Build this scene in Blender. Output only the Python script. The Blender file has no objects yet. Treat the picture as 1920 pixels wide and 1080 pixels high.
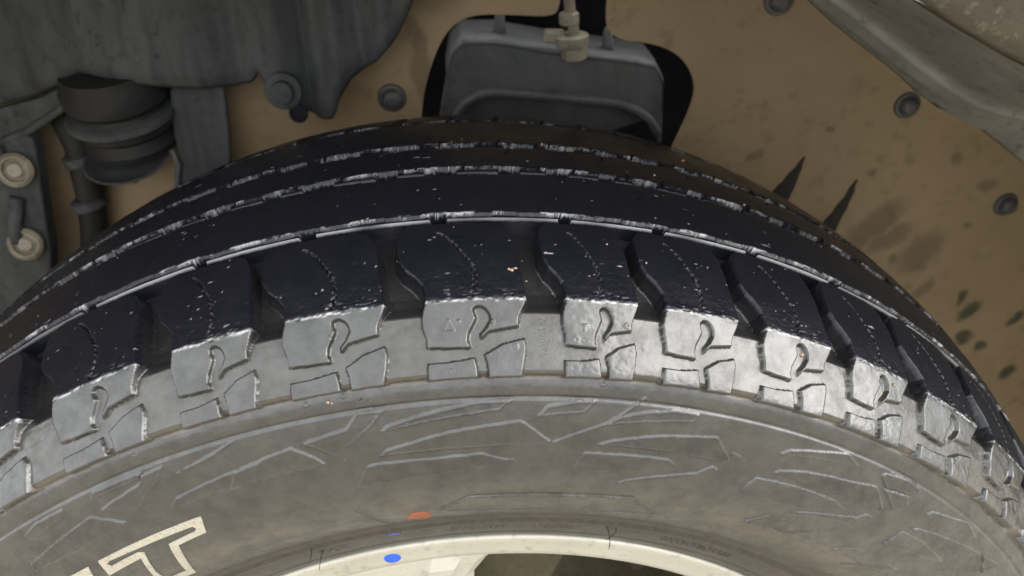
import bpy, bmesh, math, random
import numpy as np
from mathutils import Vector, Matrix

random.seed(7)
rng = np.random.default_rng(11)
sc = bpy.context.scene
col = sc.collection

# ------------------------------------------------------------------ camera
cam_d = bpy.data.cameras.new('camera')
cam = bpy.data.objects.new('camera', cam_d)
col.objects.link(cam)
cam.location = (0.0131738, -0.3600253, 0.5411217)
cam.rotation_euler = (1.0110585, 0.0303265, -0.0834855)
cam_d.sensor_width = 36.0
cam_d.lens = 27.115
cam_d.clip_start = 0.01
cam_d.clip_end = 500.0
cam_d.dof.use_dof = True
cam_d.dof.focus_distance = 0.33
cam_d.dof.aperture_fstop = 10.0
sc.camera = cam

# ------------------------------------------------------------------ world + sun (soft overcast daylight)
world = bpy.data.worlds.new('World')
sc.world = world
world.use_nodes = True
wn = world.node_tree.nodes
wl = world.node_tree.links
bgn = wn['Background']
# bright even overcast sky
tcw = wn.new('ShaderNodeTexCoord')
sep = wn.new('ShaderNodeSeparateXYZ')
wl.new(tcw.outputs['Generated'], sep.inputs[0])
rmp = wn.new('ShaderNodeMapRange')
rmp.inputs['From Min'].default_value = 0.0
rmp.inputs['From Max'].default_value = 1.0
rmp.inputs['To Min'].default_value = 1.0
rmp.inputs['To Max'].default_value = 1.0
wl.new(sep.outputs['Z'], rmp.inputs['Value'])
mulc = wn.new('ShaderNodeMix'); mulc.data_type = 'RGBA'
mulc.inputs[6].default_value = (0, 0, 0, 1)
mulc.inputs[7].default_value = (0.96, 0.98, 1.0, 1)
wl.new(rmp.outputs[0], mulc.inputs[0])
wl.new(mulc.outputs[2], bgn.inputs[0])
bgn.inputs[1].default_value = 2.1
SUN_EL, SUN_AZ = math.radians(38), math.radians(108)

sun_d = bpy.data.lights.new('sun', 'SUN')
sun_d.energy = 2.6
sun_d.angle = math.radians(50)
sun_d.color = (1.0, 0.96, 0.9)
sun = bpy.data.objects.new('sun', sun_d)
col.objects.link(sun)
sdir = Vector((math.sin(SUN_AZ) * math.cos(SUN_EL), math.cos(SUN_AZ) * math.cos(SUN_EL), math.sin(SUN_EL)))
sun.rotation_euler = (-sdir).to_track_quat('-Z', 'Y').to_euler()

sc.view_settings.view_transform = 'Standard'
sc.view_settings.look = 'None'
sc.view_settings.gamma = 1.0
sc.view_settings.exposure = 0.5
sc.view_settings.use_curve_mapping = False

# ------------------------------------------------------------------ materials
def new_mat(name):
    m = bpy.data.materials.new(name)
    m.use_nodes = True
    nt = m.node_tree
    b = nt.nodes['Principled BSDF']
    tc = nt.nodes.new('ShaderNodeTexCoord')
    return m, nt, b, tc.outputs['Object']

def noise(nt, vec, scale, detail=4, rough=0.55, stretch=None):
    if stretch:
        mp = nt.nodes.new('ShaderNodeMapping')
        mp.inputs['Scale'].default_value = stretch
        nt.links.new(vec, mp.inputs[0]); vec = mp.outputs[0]
    n = nt.nodes.new('ShaderNodeTexNoise')
    n.inputs['Scale'].default_value = scale
    n.inputs['Detail'].default_value = detail
    n.inputs['Roughness'].default_value = rough
    nt.links.new(vec, n.inputs['Vector'])
    return n.outputs['Fac']

def ramp(nt, fac, stops):
    r = nt.nodes.new('ShaderNodeValToRGB')
    el = r.color_ramp.elements
    while len(el) < len(stops): el.new(0.5)
    for e, (p, c) in zip(el, stops):
        e.position = p
        e.color = (c, c, c, 1) if isinstance(c, (int, float)) else (*c, 1)
    nt.links.new(fac, r.inputs[0])
    return r.outputs[0]

def mix(nt, fac, a, b):
    n = nt.nodes.new('ShaderNodeMix'); n.data_type = 'RGBA'
    for i, v in ((0, fac), (6, a), (7, b)):
        if hasattr(v, 'links'): nt.links.new(v, n.inputs[i])
        elif isinstance(v, (int, float)): n.inputs[i].default_value = v
        else: n.inputs[i].default_value = (*v, 1)
    return n.outputs[2]

def mth(nt, op, a, b=0.0):
    n = nt.nodes.new('ShaderNodeMath'); n.operation = op
    for i, v in enumerate((a, b)):
        if hasattr(v, 'links'): nt.links.new(v, n.inputs[i])
        else: n.inputs[i].default_value = v
    return n.outputs[0]

def bump(nt, b, height, strength, dist):
    n = nt.nodes.new('ShaderNodeBump')
    n.inputs['Strength'].default_value = strength
    n.inputs['Distance'].default_value = dist
    nt.links.new(height, n.inputs['Height'])
    nt.links.new(n.outputs[0], b.inputs['Normal'])

def rubber_mat():
    m, nt, b, v = new_mat('tyre_rubber')
    L = nt.links
    at = nt.nodes.new('ShaderNodeAttribute'); at.attribute_name = 'dust_reflect'
    film_lit = nt.nodes.new('ShaderNodeAttribute'); film_lit.attribute_name = 'film_lit'
    n1 = noise(nt, v, 62, 9, 0.68)
    n2 = noise(nt, v, 420, 4, 0.6)
    f1 = ramp(nt, n1, [(0.38, 0.0), (0.68, 1.0)])
    f2 = ramp(nt, n2, [(0.42, 0.0), (0.7, 1.0)])
    d = mth(nt, 'MULTIPLY', at.outputs['Fac'], mth(nt, 'ADD', mth(nt, 'MULTIPLY', f2, 0.6), 0.55))
    d = mth(nt, 'MINIMUM', d, 1.0)
    fl = mth(nt, 'MULTIPLY', film_lit.outputs['Fac'], mth(nt, 'ADD', mth(nt, 'MULTIPLY', f1, 0.22), 0.6))
    c = mix(nt, fl, (0.0038, 0.0042, 0.0078), (0.036, 0.035, 0.029))
    c = mix(nt, d, c, (0.092, 0.072, 0.049))
    scf = nt.nodes.new('ShaderNodeAttribute'); scf.attribute_name = 'scuff_glint'
    c = mix(nt, scf.outputs['Fac'], c, (0.42, 0.42, 0.43))  # pale colour for scuffs and for painted edge highlights
    L.new(c, b.inputs['Base Color'])
    L.new(mth(nt, 'ADD', mth(nt, 'MINIMUM', mth(nt, 'MULTIPLY', film_lit.outputs['Fac'], 0.6), 0.18), 0.32), b.inputs['Specular IOR Level'])
    r = mth(nt, 'ADD', mth(nt, 'MULTIPLY', f1, 0.12), 0.27)
    r = mth(nt, 'ADD', r, mth(nt, 'MULTIPLY', d, 0.3))
    L.new(r, b.inputs['Roughness'])
    b.inputs['IOR'].default_value = 1.52
    mot = ramp(nt, noise(nt, v, 95, 8, 0.7), [(0.36, 0.35), (0.6, 1.0)])
    L.new(mth(nt, 'MULTIPLY', mot, mth(nt, 'MINIMUM', mth(nt, 'MULTIPLY', film_lit.outputs['Fac'], 1.9), 1.0)), b.inputs['Coat Weight'])
    cr = mth(nt, 'ADD', mth(nt, 'MULTIPLY', ramp(nt, noise(nt, v, 140, 5, 0.65), [(0.35, 0.0), (0.7, 1.0)]), 0.26), 0.08)
    L.new(cr, b.inputs['Coat Roughness'])
    b.inputs['Coat IOR'].default_value = 1.5
    s1 = noise(nt, v, 1500, 3, 0.6)
    s2 = noise(nt, v, 620, 5, 0.65)
    hh = mth(nt, 'ADD', mth(nt, 'MULTIPLY', s1, 0.35), s2)
    bump(nt, b, hh, 0.42, 0.0004)
    return m

def simple(name, c1, c2, scale, rough, metal=0.0, bs=0.2, bd=0.001, c3=None, stretch=None, spec=0.5):
    m, nt, b, v = new_mat(name)
    n1 = noise(nt, v, scale, 6, 0.62, stretch)
    n2 = noise(nt, v, scale * 7, 4, 0.6)
    cc = mix(nt, ramp(nt, n1, [(0.3, 0.0), (0.7, 1.0)]), c1, c2)
    if c3: cc = mix(nt, ramp(nt, n2, [(0.56, 0.0), (0.72, 1.0)]), cc, c3)
    nt.links.new(cc, b.inputs['Base Color'])
    nt.links.new(mth(nt, 'ADD', mth(nt, 'MULTIPLY', n2, 0.25), rough - 0.12), b.inputs['Roughness'])
    b.inputs['Metallic'].default_value = metal
    b.inputs['Specular IOR Level'].default_value = spec
    bump(nt, b, mth(nt, 'ADD', n2, mth(nt, 'MULTIPLY', n1, 0.6)), bs, bd)
    return m

M_rub = rubber_mat()
M_tan = simple('tan_body_paint', (0.178, 0.128, 0.071), (0.219, 0.160, 0.092), 9, 0.6, bs=0.12, bd=0.002, c3=(0.151, 0.109, 0.058), spec=0.25)
M_dust = simple('dusty_grey_metal', (0.032, 0.034, 0.033), (0.058, 0.060, 0.059), 22, 0.75, bs=0.35, bd=0.002, c3=(0.027, 0.028, 0.028), stretch=(1.6, 1.6, 0.35), spec=0.2)
M_steel = simple('grey_blue_steel', (0.036, 0.038, 0.041), (0.072, 0.072, 0.072), 30, 0.55, bs=0.3, bd=0.001, c3=(0.031, 0.032, 0.034), spec=0.4)
M_dark = simple('dark_cavity', (0.006, 0.006, 0.008), (0.014, 0.014, 0.016), 20, 0.8, spec=0.1)  # near black standing in for unlit space behind the cut-out
M_blackrub = simple('black_bush_rubber', (0.004, 0.004, 0.004), (0.017, 0.016, 0.015), 40, 0.7, c3=(0.026, 0.023, 0.018), spec=0.3)
M_liner = simple('grey_liner_plastic', (0.162, 0.159, 0.146), (0.281, 0.270, 0.238), 18, 0.7, bs=0.35, bd=0.0015, c3=(0.108, 0.105, 0.097), spec=0.3)
M_worn = simple('worn_lip', (0.045, 0.038, 0.027), (0.085, 0.072, 0.052), 38, 0.85, bs=0.4, bd=0.0015, c3=(0.11, 0.097, 0.075), stretch=(0.5, 2.5, 0.8), spec=0.1)
M_rim = simple('silver_alloy_paint', (0.38, 0.365, 0.31), (0.44, 0.425, 0.365), 30, 0.42, metal=0.3, bs=0.12, bd=0.0006, c3=(0.30, 0.28, 0.23))
M_beige = simple('beige_zinc', (0.144, 0.122, 0.086), (0.203, 0.180, 0.135), 60, 0.5, metal=0.3, c3=(0.081, 0.067, 0.045))
M_clip = simple('grey_clip', (0.025, 0.025, 0.027), (0.059, 0.057, 0.055), 80, 0.5, c3=(0.084, 0.076, 0.059))
M_spike = simple('spike_black', (0.005, 0.004, 0.003), (0.010, 0.008, 0.005), 90, 0.8, bs=0.5, c3=(0.003, 0.004, 0.003))
M_mudl = simple('pale_brown_stain', (0.13, 0.095, 0.058), (0.16, 0.12, 0.075), 60, 0.8, bs=0.3)
M_moss = simple('green_stain', (0.015, 0.035, 0.018), (0.035, 0.04, 0.02), 90, 0.8, bs=0.5)
M_white = simple('white_letter_paint', (0.312, 0.285, 0.220), (0.367, 0.348, 0.294), 120, 0.5, bs=0.5, c3=(0.193, 0.147, 0.092))
M_blue = simple('blue_dot_paint', (0.008, 0.072, 0.600), (0.010, 0.088, 0.680), 60, 0.5, bs=0.1)
M_blue2 = simple('faded_blue_paint', (0.042, 0.042, 0.231), (0.070, 0.063, 0.252), 200, 0.5)
M_orange = simple('orange_dot_paint', (0.17, 0.045, 0.02), (0.26, 0.07, 0.03), 260, 0.5)
M_grit = simple('pink_sand_grit', (0.279, 0.149, 0.090), (0.338, 0.270, 0.189), 300, 0.7)
M_ground = simple('brown_concrete', (0.33, 0.295, 0.225), (0.40, 0.36, 0.28), 3, 0.9, c3=(0.27, 0.235, 0.175))
M_disc = simple('dusty_brake_metal', (0.050, 0.043, 0.022), (0.085, 0.075, 0.045), 40, 0.6, metal=0.4, c3=(0.025, 0.020, 0.015))

def streaks(m, colour, amount):
    """greasy run-down streaks on an upright surface"""
    nt = m.node_tree; b = nt.nodes['Principled BSDF']
    tc = [n for n in nt.nodes if n.type == 'TEX_COORD'][0].outputs['Object']
    base = b.inputs['Base Color'].links[0].from_socket
    s = ramp(nt, noise(nt, tc, 26, 5, 0.6, (3.2, 3.2, 0.28)), [(0.50, 0.0), (0.68, amount)])
    nt.links.new(mix(nt, s, base, colour), b.inputs['Base Color'])
streaks(M_dust, (0.016, 0.017, 0.018), 0.6)
streaks(M_steel, (0.03, 0.028, 0.026), 0.5)

def stained_tan():
    m = M_tan; nt = m.node_tree; b = nt.nodes['Principled BSDF']
    tc = [n for n in nt.nodes if n.type == 'TEX_COORD'][0].outputs['Object']
    wob = nt.nodes.new('ShaderNodeTexNoise'); wob.inputs['Scale'].default_value = 70; wob.inputs['Detail'].default_value = 5
    nt.links.new(tc, wob.inputs['Vector'])
    off = nt.nodes.new('ShaderNodeVectorMath'); off.operation = 'MULTIPLY_ADD'
    nt.links.new(wob.outputs['Color'], off.inputs[0]); off.inputs[1].default_value = (.012, 0, .012); off.inputs[2].default_value = (-.006, 0, -.006)
    add = nt.nodes.new('ShaderNodeVectorMath'); add.operation = 'ADD'
    nt.links.new(tc, add.inputs[0]); nt.links.new(off.outputs[0], add.inputs[1])
    base = b.inputs['Base Color'].links[0].from_socket
    def group(spots, colour, amount):
        nonlocal base
        acc = None
        for (x, z, rx, rz, an) in spots:
            mp = nt.nodes.new('ShaderNodeMapping'); mp.vector_type = 'TEXTURE'
            mp.inputs['Location'].default_value = (x, 0, z); mp.inputs['Rotation'].default_value = (0, -an, 0); mp.inputs['Scale'].default_value = (rx, 9.0, rz)
            nt.links.new(add.outputs[0], mp.inputs[0])
            ln = nt.nodes.new('ShaderNodeVectorMath'); ln.operation = 'LENGTH'; nt.links.new(mp.outputs[0], ln.inputs[0])
            mr = nt.nodes.new('ShaderNodeMapRange'); mr.interpolation_type = 'SMOOTHSTEP'
            mr.inputs['From Min'].default_value = 0.55; mr.inputs['From Max'].default_value = 1.35; mr.inputs['To Min'].default_value = amount; mr.inputs['To Max'].default_value = 0.0
            nt.links.new(ln.outputs['Value'], mr.inputs['Value'])
            acc = mr.outputs[0] if acc is None else mth(nt, 'MAXIMUM', acc, mr.outputs[0])
        base = mix(nt, acc, base, colour)
    group([(.2464, .2975, .009, .004, .6), (.3472, .277, .004, .003, .3), (.4175, .2841, .005, .005, 0), (.4528, .2579, .010, .005, .2), (.3602, .2270, .032, .013, .75), (.3780, .2130, .022, .010, .5),
           (.3859, .1909, .006, .006, 0), (.423, .158, .012, .007, 1.0), (-.0106, .4007, .005, .016, .1), (-.0105, .3790, .008, .020, .05), (-.0155, .4120, .007, .008, 0), (.41, .196, .024, .016, .9), (.305, .315, .003, .002, 0), (.445, .222, .004, .003, 0),
           (-.002, .44, .03, .02, 0)], (0.085, 0.062, 0.036), .62)
    group([(.4746, .1296, .013, .007, .8), (.4774, .0989, .009, .008, 0), (.4976, .0876, .006, .006, 0), (.5227, .1164, .010, .005, .9), (.5359, .0515, .010, .007, .9), (.505, .030, .010, .012, .3), (.54, .16, .006, .004, .4), (.462, .145, .004, .009, .2),
           (-.1912, .2862, .008, .007, 0), (-.0905, .371, .006, .006, 0)], (0.020, 0.026, 0.014), .85)
    nt.links.new(base, b.inputs['Base Color'])
stained_tan()

# ------------------------------------------------------------------ helpers
def link(o, parent=None):
    col.objects.link(o)
    if parent: o.parent = parent
    return o

def tag(o, label, cat, group=None):
    o['label'] = label; o['category'] = cat
    if group: o['group'] = group
    return o

def empty(name, loc, label, cat, group=None):
    o = bpy.data.objects.new(name, None)
    o.empty_display_size = 0.02
    o.location = loc
    link(o)
    return tag(o, label, cat, group)

def mesh_obj(name, verts, faces, mat, parent=None, smooth=False, bevel=0.0, solid=0.0):
    me = bpy.data.meshes.new(name)
    me.from_pydata([tuple(v) for v in verts], [], [tuple(f) for f in faces])
    bm = bmesh.new(); bm.from_mesh(me)
    if not solid: bmesh.ops.recalc_face_normals(bm, faces=bm.faces)
    bm.to_mesh(me); bm.free()
    me.materials.append(mat)
    o = bpy.data.objects.new(name, me)
    link(o, parent)
    if parent and parent.type == 'EMPTY': o.location = -parent.location
    elif parent: pass
    if smooth:
        for p in me.polygons: p.use_smooth = True
    if solid:
        md = o.modifiers.new('solid', 'SOLIDIFY'); md.thickness = solid; md.offset = 0
    if bevel:
        md = o.modifiers.new('bevel', 'BEVEL'); md.width = bevel; md.segments = 2; md.limit_method = 'ANGLE'; md.angle_limit = 0.6
    return o

def lathe_data(profile, axis_o, axis, n=32, sy=1.0):
    """profile of (distance along axis, radius)"""
    a = Vector(axis).normalized()
    u = a.orthogonal().normalized(); w = a.cross(u)
    V, F = [], []
    for (t, r) in profile:
        for k in range(n):
            an = 2 * math.pi * k / n
            V.append(Vector(axis_o) + a * t + u * r * math.cos(an) + w * r * math.sin(an))
    for i in range(len(profile) - 1):
        for k in range(n):
            k2 = (k + 1) % n
            F.append((i * n + k, i * n + k2, (i + 1) * n + k2, (i + 1) * n + k))
    F.append(tuple(range(n))[::-1]); F.append(tuple((len(profile) - 1) * n + k for k in range(n)))
    return V, F

def lathe(name, profile, o, axis, mat, parent=None, n=32, bevel=0.0):
    V, F = lathe_data(profile, o, axis, n)
    ob = mesh_obj(name, V, F, mat, parent, smooth=True)
    try:
        ob.data.set_sharp_from_angle(angle=0.7)
    except Exception: pass
    return ob

def tube(name, pts, radii, mat, parent=None, n=10):
    V, F = [], []
    pts = [Vector(p) for p in pts]
    if not hasattr(radii, '__len__'): radii = [radii] * len(pts)
    ref = Vector((0.3, 0.9, 0.2))
    for i, p in enumerate(pts):
        d = (pts[min(i + 1, len(pts) - 1)] - pts[max(i - 1, 0)]).normalized()
        u = d.cross(ref).normalized(); w = d.cross(u)
        for k in range(n):
            an = 2 * math.pi * k / n
            V.append(p + (u * math.cos(an) + w * math.sin(an)) * radii[i])
    for i in range(len(pts) - 1):
        for k in range(n):
            k2 = (k + 1) % n
            F.append((i * n + k, i * n + k2, (i + 1) * n + k2, (i + 1) * n + k))
    F.append(tuple(range(n))[::-1]); F.append(tuple((len(pts) - 1) * n + k for k in range(n)))
    return mesh_obj(name, V, F, mat, parent, smooth=True)

def smooth_poly(P, it=2):
    """Chaikin corner rounding of a closed outline"""
    for _ in range(it):
        Q = []
        for i in range(len(P)):
            a, b = P[i], P[(i + 1) % len(P)]
            Q.append((a[0] * .75 + b[0] * .25, a[1] * .75 + b[1] * .25))
            Q.append((a[0] * .25 + b[0] * .75, a[1] * .25 + b[1] * .75))
        P = Q
    return P

def plate(name, loops, y, th, mat, parent=None, bevel=0.0, yfun=None):
    """flat plate in the x-z plane with optional holes, from y (front) to y+th"""
    bm = bmesh.new()
    edges = []
    for Lp in loops:
        vs = [bm.verts.new((x, y, z)) for x, z in Lp]
        edges += [bm.edges.new((vs[i], vs[(i + 1) % len(vs)])) for i in range(len(vs))]
    r = bmesh.ops.triangle_fill(bm, use_beauty=True, use_dissolve=False, edges=edges)
    fs = [g for g in r['geom'] if isinstance(g, bmesh.types.BMFace)]
    ex = bmesh.ops.extrude_face_region(bm, geom=fs)
    for g in ex['geom']:
        if isinstance(g, bmesh.types.BMVert): g.co.y += th
    bmesh.ops.recalc_face_normals(bm, faces=bm.faces)
    if yfun:
        for v in bm.verts: v.co.y += yfun(v.co.x, v.co.z)
    me = bpy.data.meshes.new(name); bm.to_mesh(me); bm.free()
    me.materials.append(mat)
    o = bpy.data.objects.new(name, me); link(o, parent)
    if parent and parent.type == 'EMPTY': o.location = -parent.location
    if bevel:
        md = o.modifiers.new('bevel', 'BEVEL'); md.width = bevel; md.segments = 3; md.limit_method = 'ANGLE'; md.angle_limit = 0.6
    return o

# ------------------------------------------------------------------ ground
g = mesh_obj('ground', [(-40, -40, -0.40), (40, -40, -0.40), (40, 40, -0.40), (-40, 40, -0.40)], [(0, 1, 2, 3)], M_ground)
g['kind'] = 'structure'

# ================================================================== WHEEL
AX = 0.397
wheel = empty('wheel', (0, 0, -AX), 'black all-terrain tyre with grey shoulder lugs mounted on a silver rim', 'wheel')

# ---- profile of the tyre as (w outward, r) from outer bead over the tread to the inner bead
half = [(.098, .2365), (.1045, .2415), (.1085, .2455), (.1125, .2525), (.1165, .2615), (.1190, .2690), (.1232, .2765),
        (.1285, .2880), (.1320, .3010), (.1335, .3150), (.1333, .3300), (.1322, .3445), (.1299, .3567), (.1205, .3655),
        (.1108, .3740), (.1068, .3774), (.1055, .3783), (.1020, .3796), (.0860, .3850), (.0594, .3910), (.0195, .3963)]
CT = np.array(half + [(-w, r) for w, r in half[::-1]])
def build_profile():
    P = CT; n = len(P)
    d = np.r_[0, np.cumsum(np.hypot(*np.diff(P, axis=0).T))]
    T = np.zeros_like(P)
    for i in range(n):
        if i == 0: T[i] = (P[1] - P[0]) / (d[1] - d[0])
        elif i == n - 1: T[i] = (P[-1] - P[-2]) / (d[-1] - d[-2])
        else:
            h0, h1 = d[i] - d[i - 1], d[i + 1] - d[i]
            T[i] = ((P[i] - P[i - 1]) / h0 * h1 + (P[i + 1] - P[i]) / h1 * h0) / (h0 + h1)
    out = []
    for i in range(n - 1):
        h = d[i + 1] - d[i]; t = np.linspace(0, 1, 60, endpoint=False)[:, None]
        out.append((2*t**3-3*t**2+1)*P[i] + (t**3-2*t**2+t)*h*T[i] + (-2*t**3+3*t**2)*P[i+1] + (t**3-t**2)*h*T[i+1])
    Q = np.vstack(out + [P[-1:]])
    s = np.r_[0, np.cumsum(np.hypot(*np.diff(Q, axis=0).T))] * 1e3
    tg = np.gradient(Q, s, axis=0)
    ker = np.ones(25) / 25
    for k in (0, 1): tg[:, k] = np.convolve(np.pad(tg[:, k], 12, mode='edge'), ker, 'valid')
    tg /= np.linalg.norm(tg, axis=1)[:, None]
    nr = np.stack([tg[:, 1], -tg[:, 0]], 1)          # outward normal in (w, r)
    return s, Q, nr
PS, PQ, PN = build_profile()
SEND = PS[-1]
def prof(s):
    return np.interp(s, PS, PQ[:, 0]), np.interp(s, PS, PQ[:, 1]), np.interp(s, PS, PN[:, 0]), np.interp(s, PS, PN[:, 1])
def surf(th, s, h):
    """th in degrees, s and h in mm -> wheel-centred xyz"""
    w, r, nw, nr = prof(np.asarray(s, float))
    w = w + nw * np.asarray(h) * 1e-3; r = r + nr * np.asarray(h) * 1e-3
    t = np.radians(th)
    return np.stack([r * np.sin(t), -w * np.ones_like(t), r * np.cos(t)], -1)

# ---- noise on the surface (mm coordinates)
HT = rng.random(65536)
def vnoise(x, y, seed=0):
    xi = np.floor(x).astype(np.int64); yi = np.floor(y).astype(np.int64)
    fx = x - xi; fy = y - yi
    fx = fx * fx * (3 - 2 * fx); fy = fy * fy * (3 - 2 * fy)
    def hsh(a, b): return HT[(a * 7919 + b * 104729 + seed * 1299709) & 65535]
    return (hsh(xi, yi) * (1 - fx) + hsh(xi + 1, yi) * fx) * (1 - fy) + (hsh(xi, yi + 1) * (1 - fx) + hsh(xi + 1, yi + 1) * fx) * fy - 0.5
def fbm(x, y, sc_, oc=3, seed=0):
    o = 0; a = 1.0
    for k in range(oc):
        o = o + a * vnoise(x / sc_, y / sc_, seed + k); a *= 0.55; sc_ = sc_ * 0.47
    return o

def sdf(x, y, P):
    """signed distance (inside positive) to a closed polygon"""
    P = np.asarray(P, float); n = len(P)
    d2 = np.full(x.shape, 1e9); ins = np.zeros(x.shape, bool)
    for i in range(n):
        ax, ay = P[i]; bx, by = P[(i + 1) % n]
        ex, ey = bx - ax, by - ay
        px, py = x - ax, y - ay
        t = np.clip((px * ex + py * ey) / (ex * ex + ey * ey + 1e-12), 0, 1)
        d2 = np.minimum(d2, (px - t * ex) ** 2 + (py - t * ey) ** 2)
        c = (ay > y) != (by > y)
        if by != ay: ins ^= c & (px < ex * py / (by - ay))
    d = np.sqrt(d2)
    return np.where(ins, d, -d)
def pdist(x, y, P):
    d2 = np.full(x.shape, 1e9)
    for (ax, ay), (bx, by) in zip(P[:-1], P[1:]):
        ex, ey = bx - ax, by - ay
        t = np.clip(((x - ax) * ex + (y - ay) * ey) / (ex * ex + ey * ey + 1e-12), 0, 1)
        d2 = np.minimum(d2, (x - ax - t * ex) ** 2 + (y - ay - t * ey) ** 2)
    return np.sqrt(d2)
def crown(d, rad, k=5.0):
    """height of a raised piece over its own edge distance: rounded edge, steep wall"""
    q = np.clip(1 - d / rad, 0, 1)
    top = -rad * (1 - np.sqrt(np.maximum(1 - q * q, 0)))
    return np.where(d > 0, top, -rad + k * d)
def carve(d, depth, k=4.0):
    return -np.clip(k * d, 0, depth)

# ---- tread pitches: the measured ones, then a repeating sequence round the rest
known = [-24.74, -16.30, -9.21, -0.81, 7.62, 13.97, 20.88, 27.90, 34.72, 42.86]
seq = [7.1, 8.2, 6.6, 7.6, 8.3, 6.9, 7.4]
BD = list(known)
k = 0
while BD[-1] + 8.5 < 335.26 - 4: BD.append(BD[-1] + seq[k % 7]); k += 1
BD = np.array(BD); last = 335.26
BD = np.r_[BD, last] if last - BD[-1] > 4.5 else np.r_[BD[:-1], last]
NU = len(BD) - 1

LUG = [(.018, 163.2), (-.004, 159.3), (-.017, 156), (-.012, 152.2), (.006, 148.9), (.012, 144.6), (.157, 143.9), (.302, 143.7),
       (.36, 145.2), (.452, 149.9), (.666, 151.8), (.668, 155), (.692, 158), (.725, 162), (.73, 163.5), (.712, 171.6), (.691, 180.6),
       (.678, 190.3), (.64, 199.4), (.588, 204.8), (.5, 206.6), (.1, 206.9), (-.05, 207.3), (-.108, 206.4), (-.16, 203.6), (-.182, 200.6),
       (-.187, 195.3), (-.17, 185.3), (-.122, 179.8), (-.052, 175.7), (.001, 170.8), (.015, 165.8)]
HOOK = [(.315, 142.5), (.292, 146.6), (.300, 149.4), (.331, 152.4), (.358, 155.2), (.345, 157.4), (.340, 159.1), (.366, 160.4), (.406, 160.5),
        (.446, 159), (.471, 156.9), (.476, 154.3), (.442, 151), (.402, 148.6), (.404, 147), (.44, 147.2), (.45, 145), (.40, 142.5)]
TABL = [(.008, 138.5), (.093, 138.5), (.152, 138.5), (.226, 138.8), (.345, 139.8), (.356, 136.7), (.366, 131.6), (.19, 131.6), (.006, 131.4), (.004, 135.4)]
TABR = [(.418, 140.7), (.545, 144.6), (.705, 146.8), (.720, 143.6), (.712, 139.8), (.682, 131.6), (.564, 131.6), (.445, 131.4), (.438, 137.2)]
SIPE = [(.123, 200.7), (.203, 195.7), (.272, 189.8), (.317, 184.4), (.358, 179.8), (.37, 174.9), (.369, 169.2), (.346, 164.6)]
LN = 49.5                                   # nominal pitch length in mm
def mm(P): return [(u * LN, s) for u, s in P]
# zig-zag the sipe
def zigzag(P, n=26, amp=.45):
    P = np.array(P); d = np.r_[0, np.cumsum(np.hypot(*np.diff(P, axis=0).T))]
    t = np.linspace(0, d[-1], n); x = np.interp(t, d, P[:, 0]); y = np.interp(t, d, P[:, 1])
    sgn = np.where(np.arange(n) % 2, amp, -amp) * rng.uniform(.2, 1.3, n)
    return list(zip(x + sgn, y))
SIPE_MM = zigzag(mm(SIPE))
FLOOR_S = [0, 78, 95, 110, 119.3, 119.9, 120.6, 121.4, 130.6, 131.6, 132.6, 133.6, 134.6, 149, 157.4, 158.2, 164.5, 171, 371, 376, 383.4, 384.8, 408, 411, 419, 452, SEND]
FLOOR_H = [0, 0, -.8, -2.4, -3.9, -4.8, -4.8, -4.4, -5.7, -5.6, -4.4, -3.1, -2.5, -2.2, -3.0, -3.5, -7.6, -8.6, -8.6, -8.2, -2.6, -2.4, -2.4, -4.2, -2.2, 0, 0]

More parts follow.
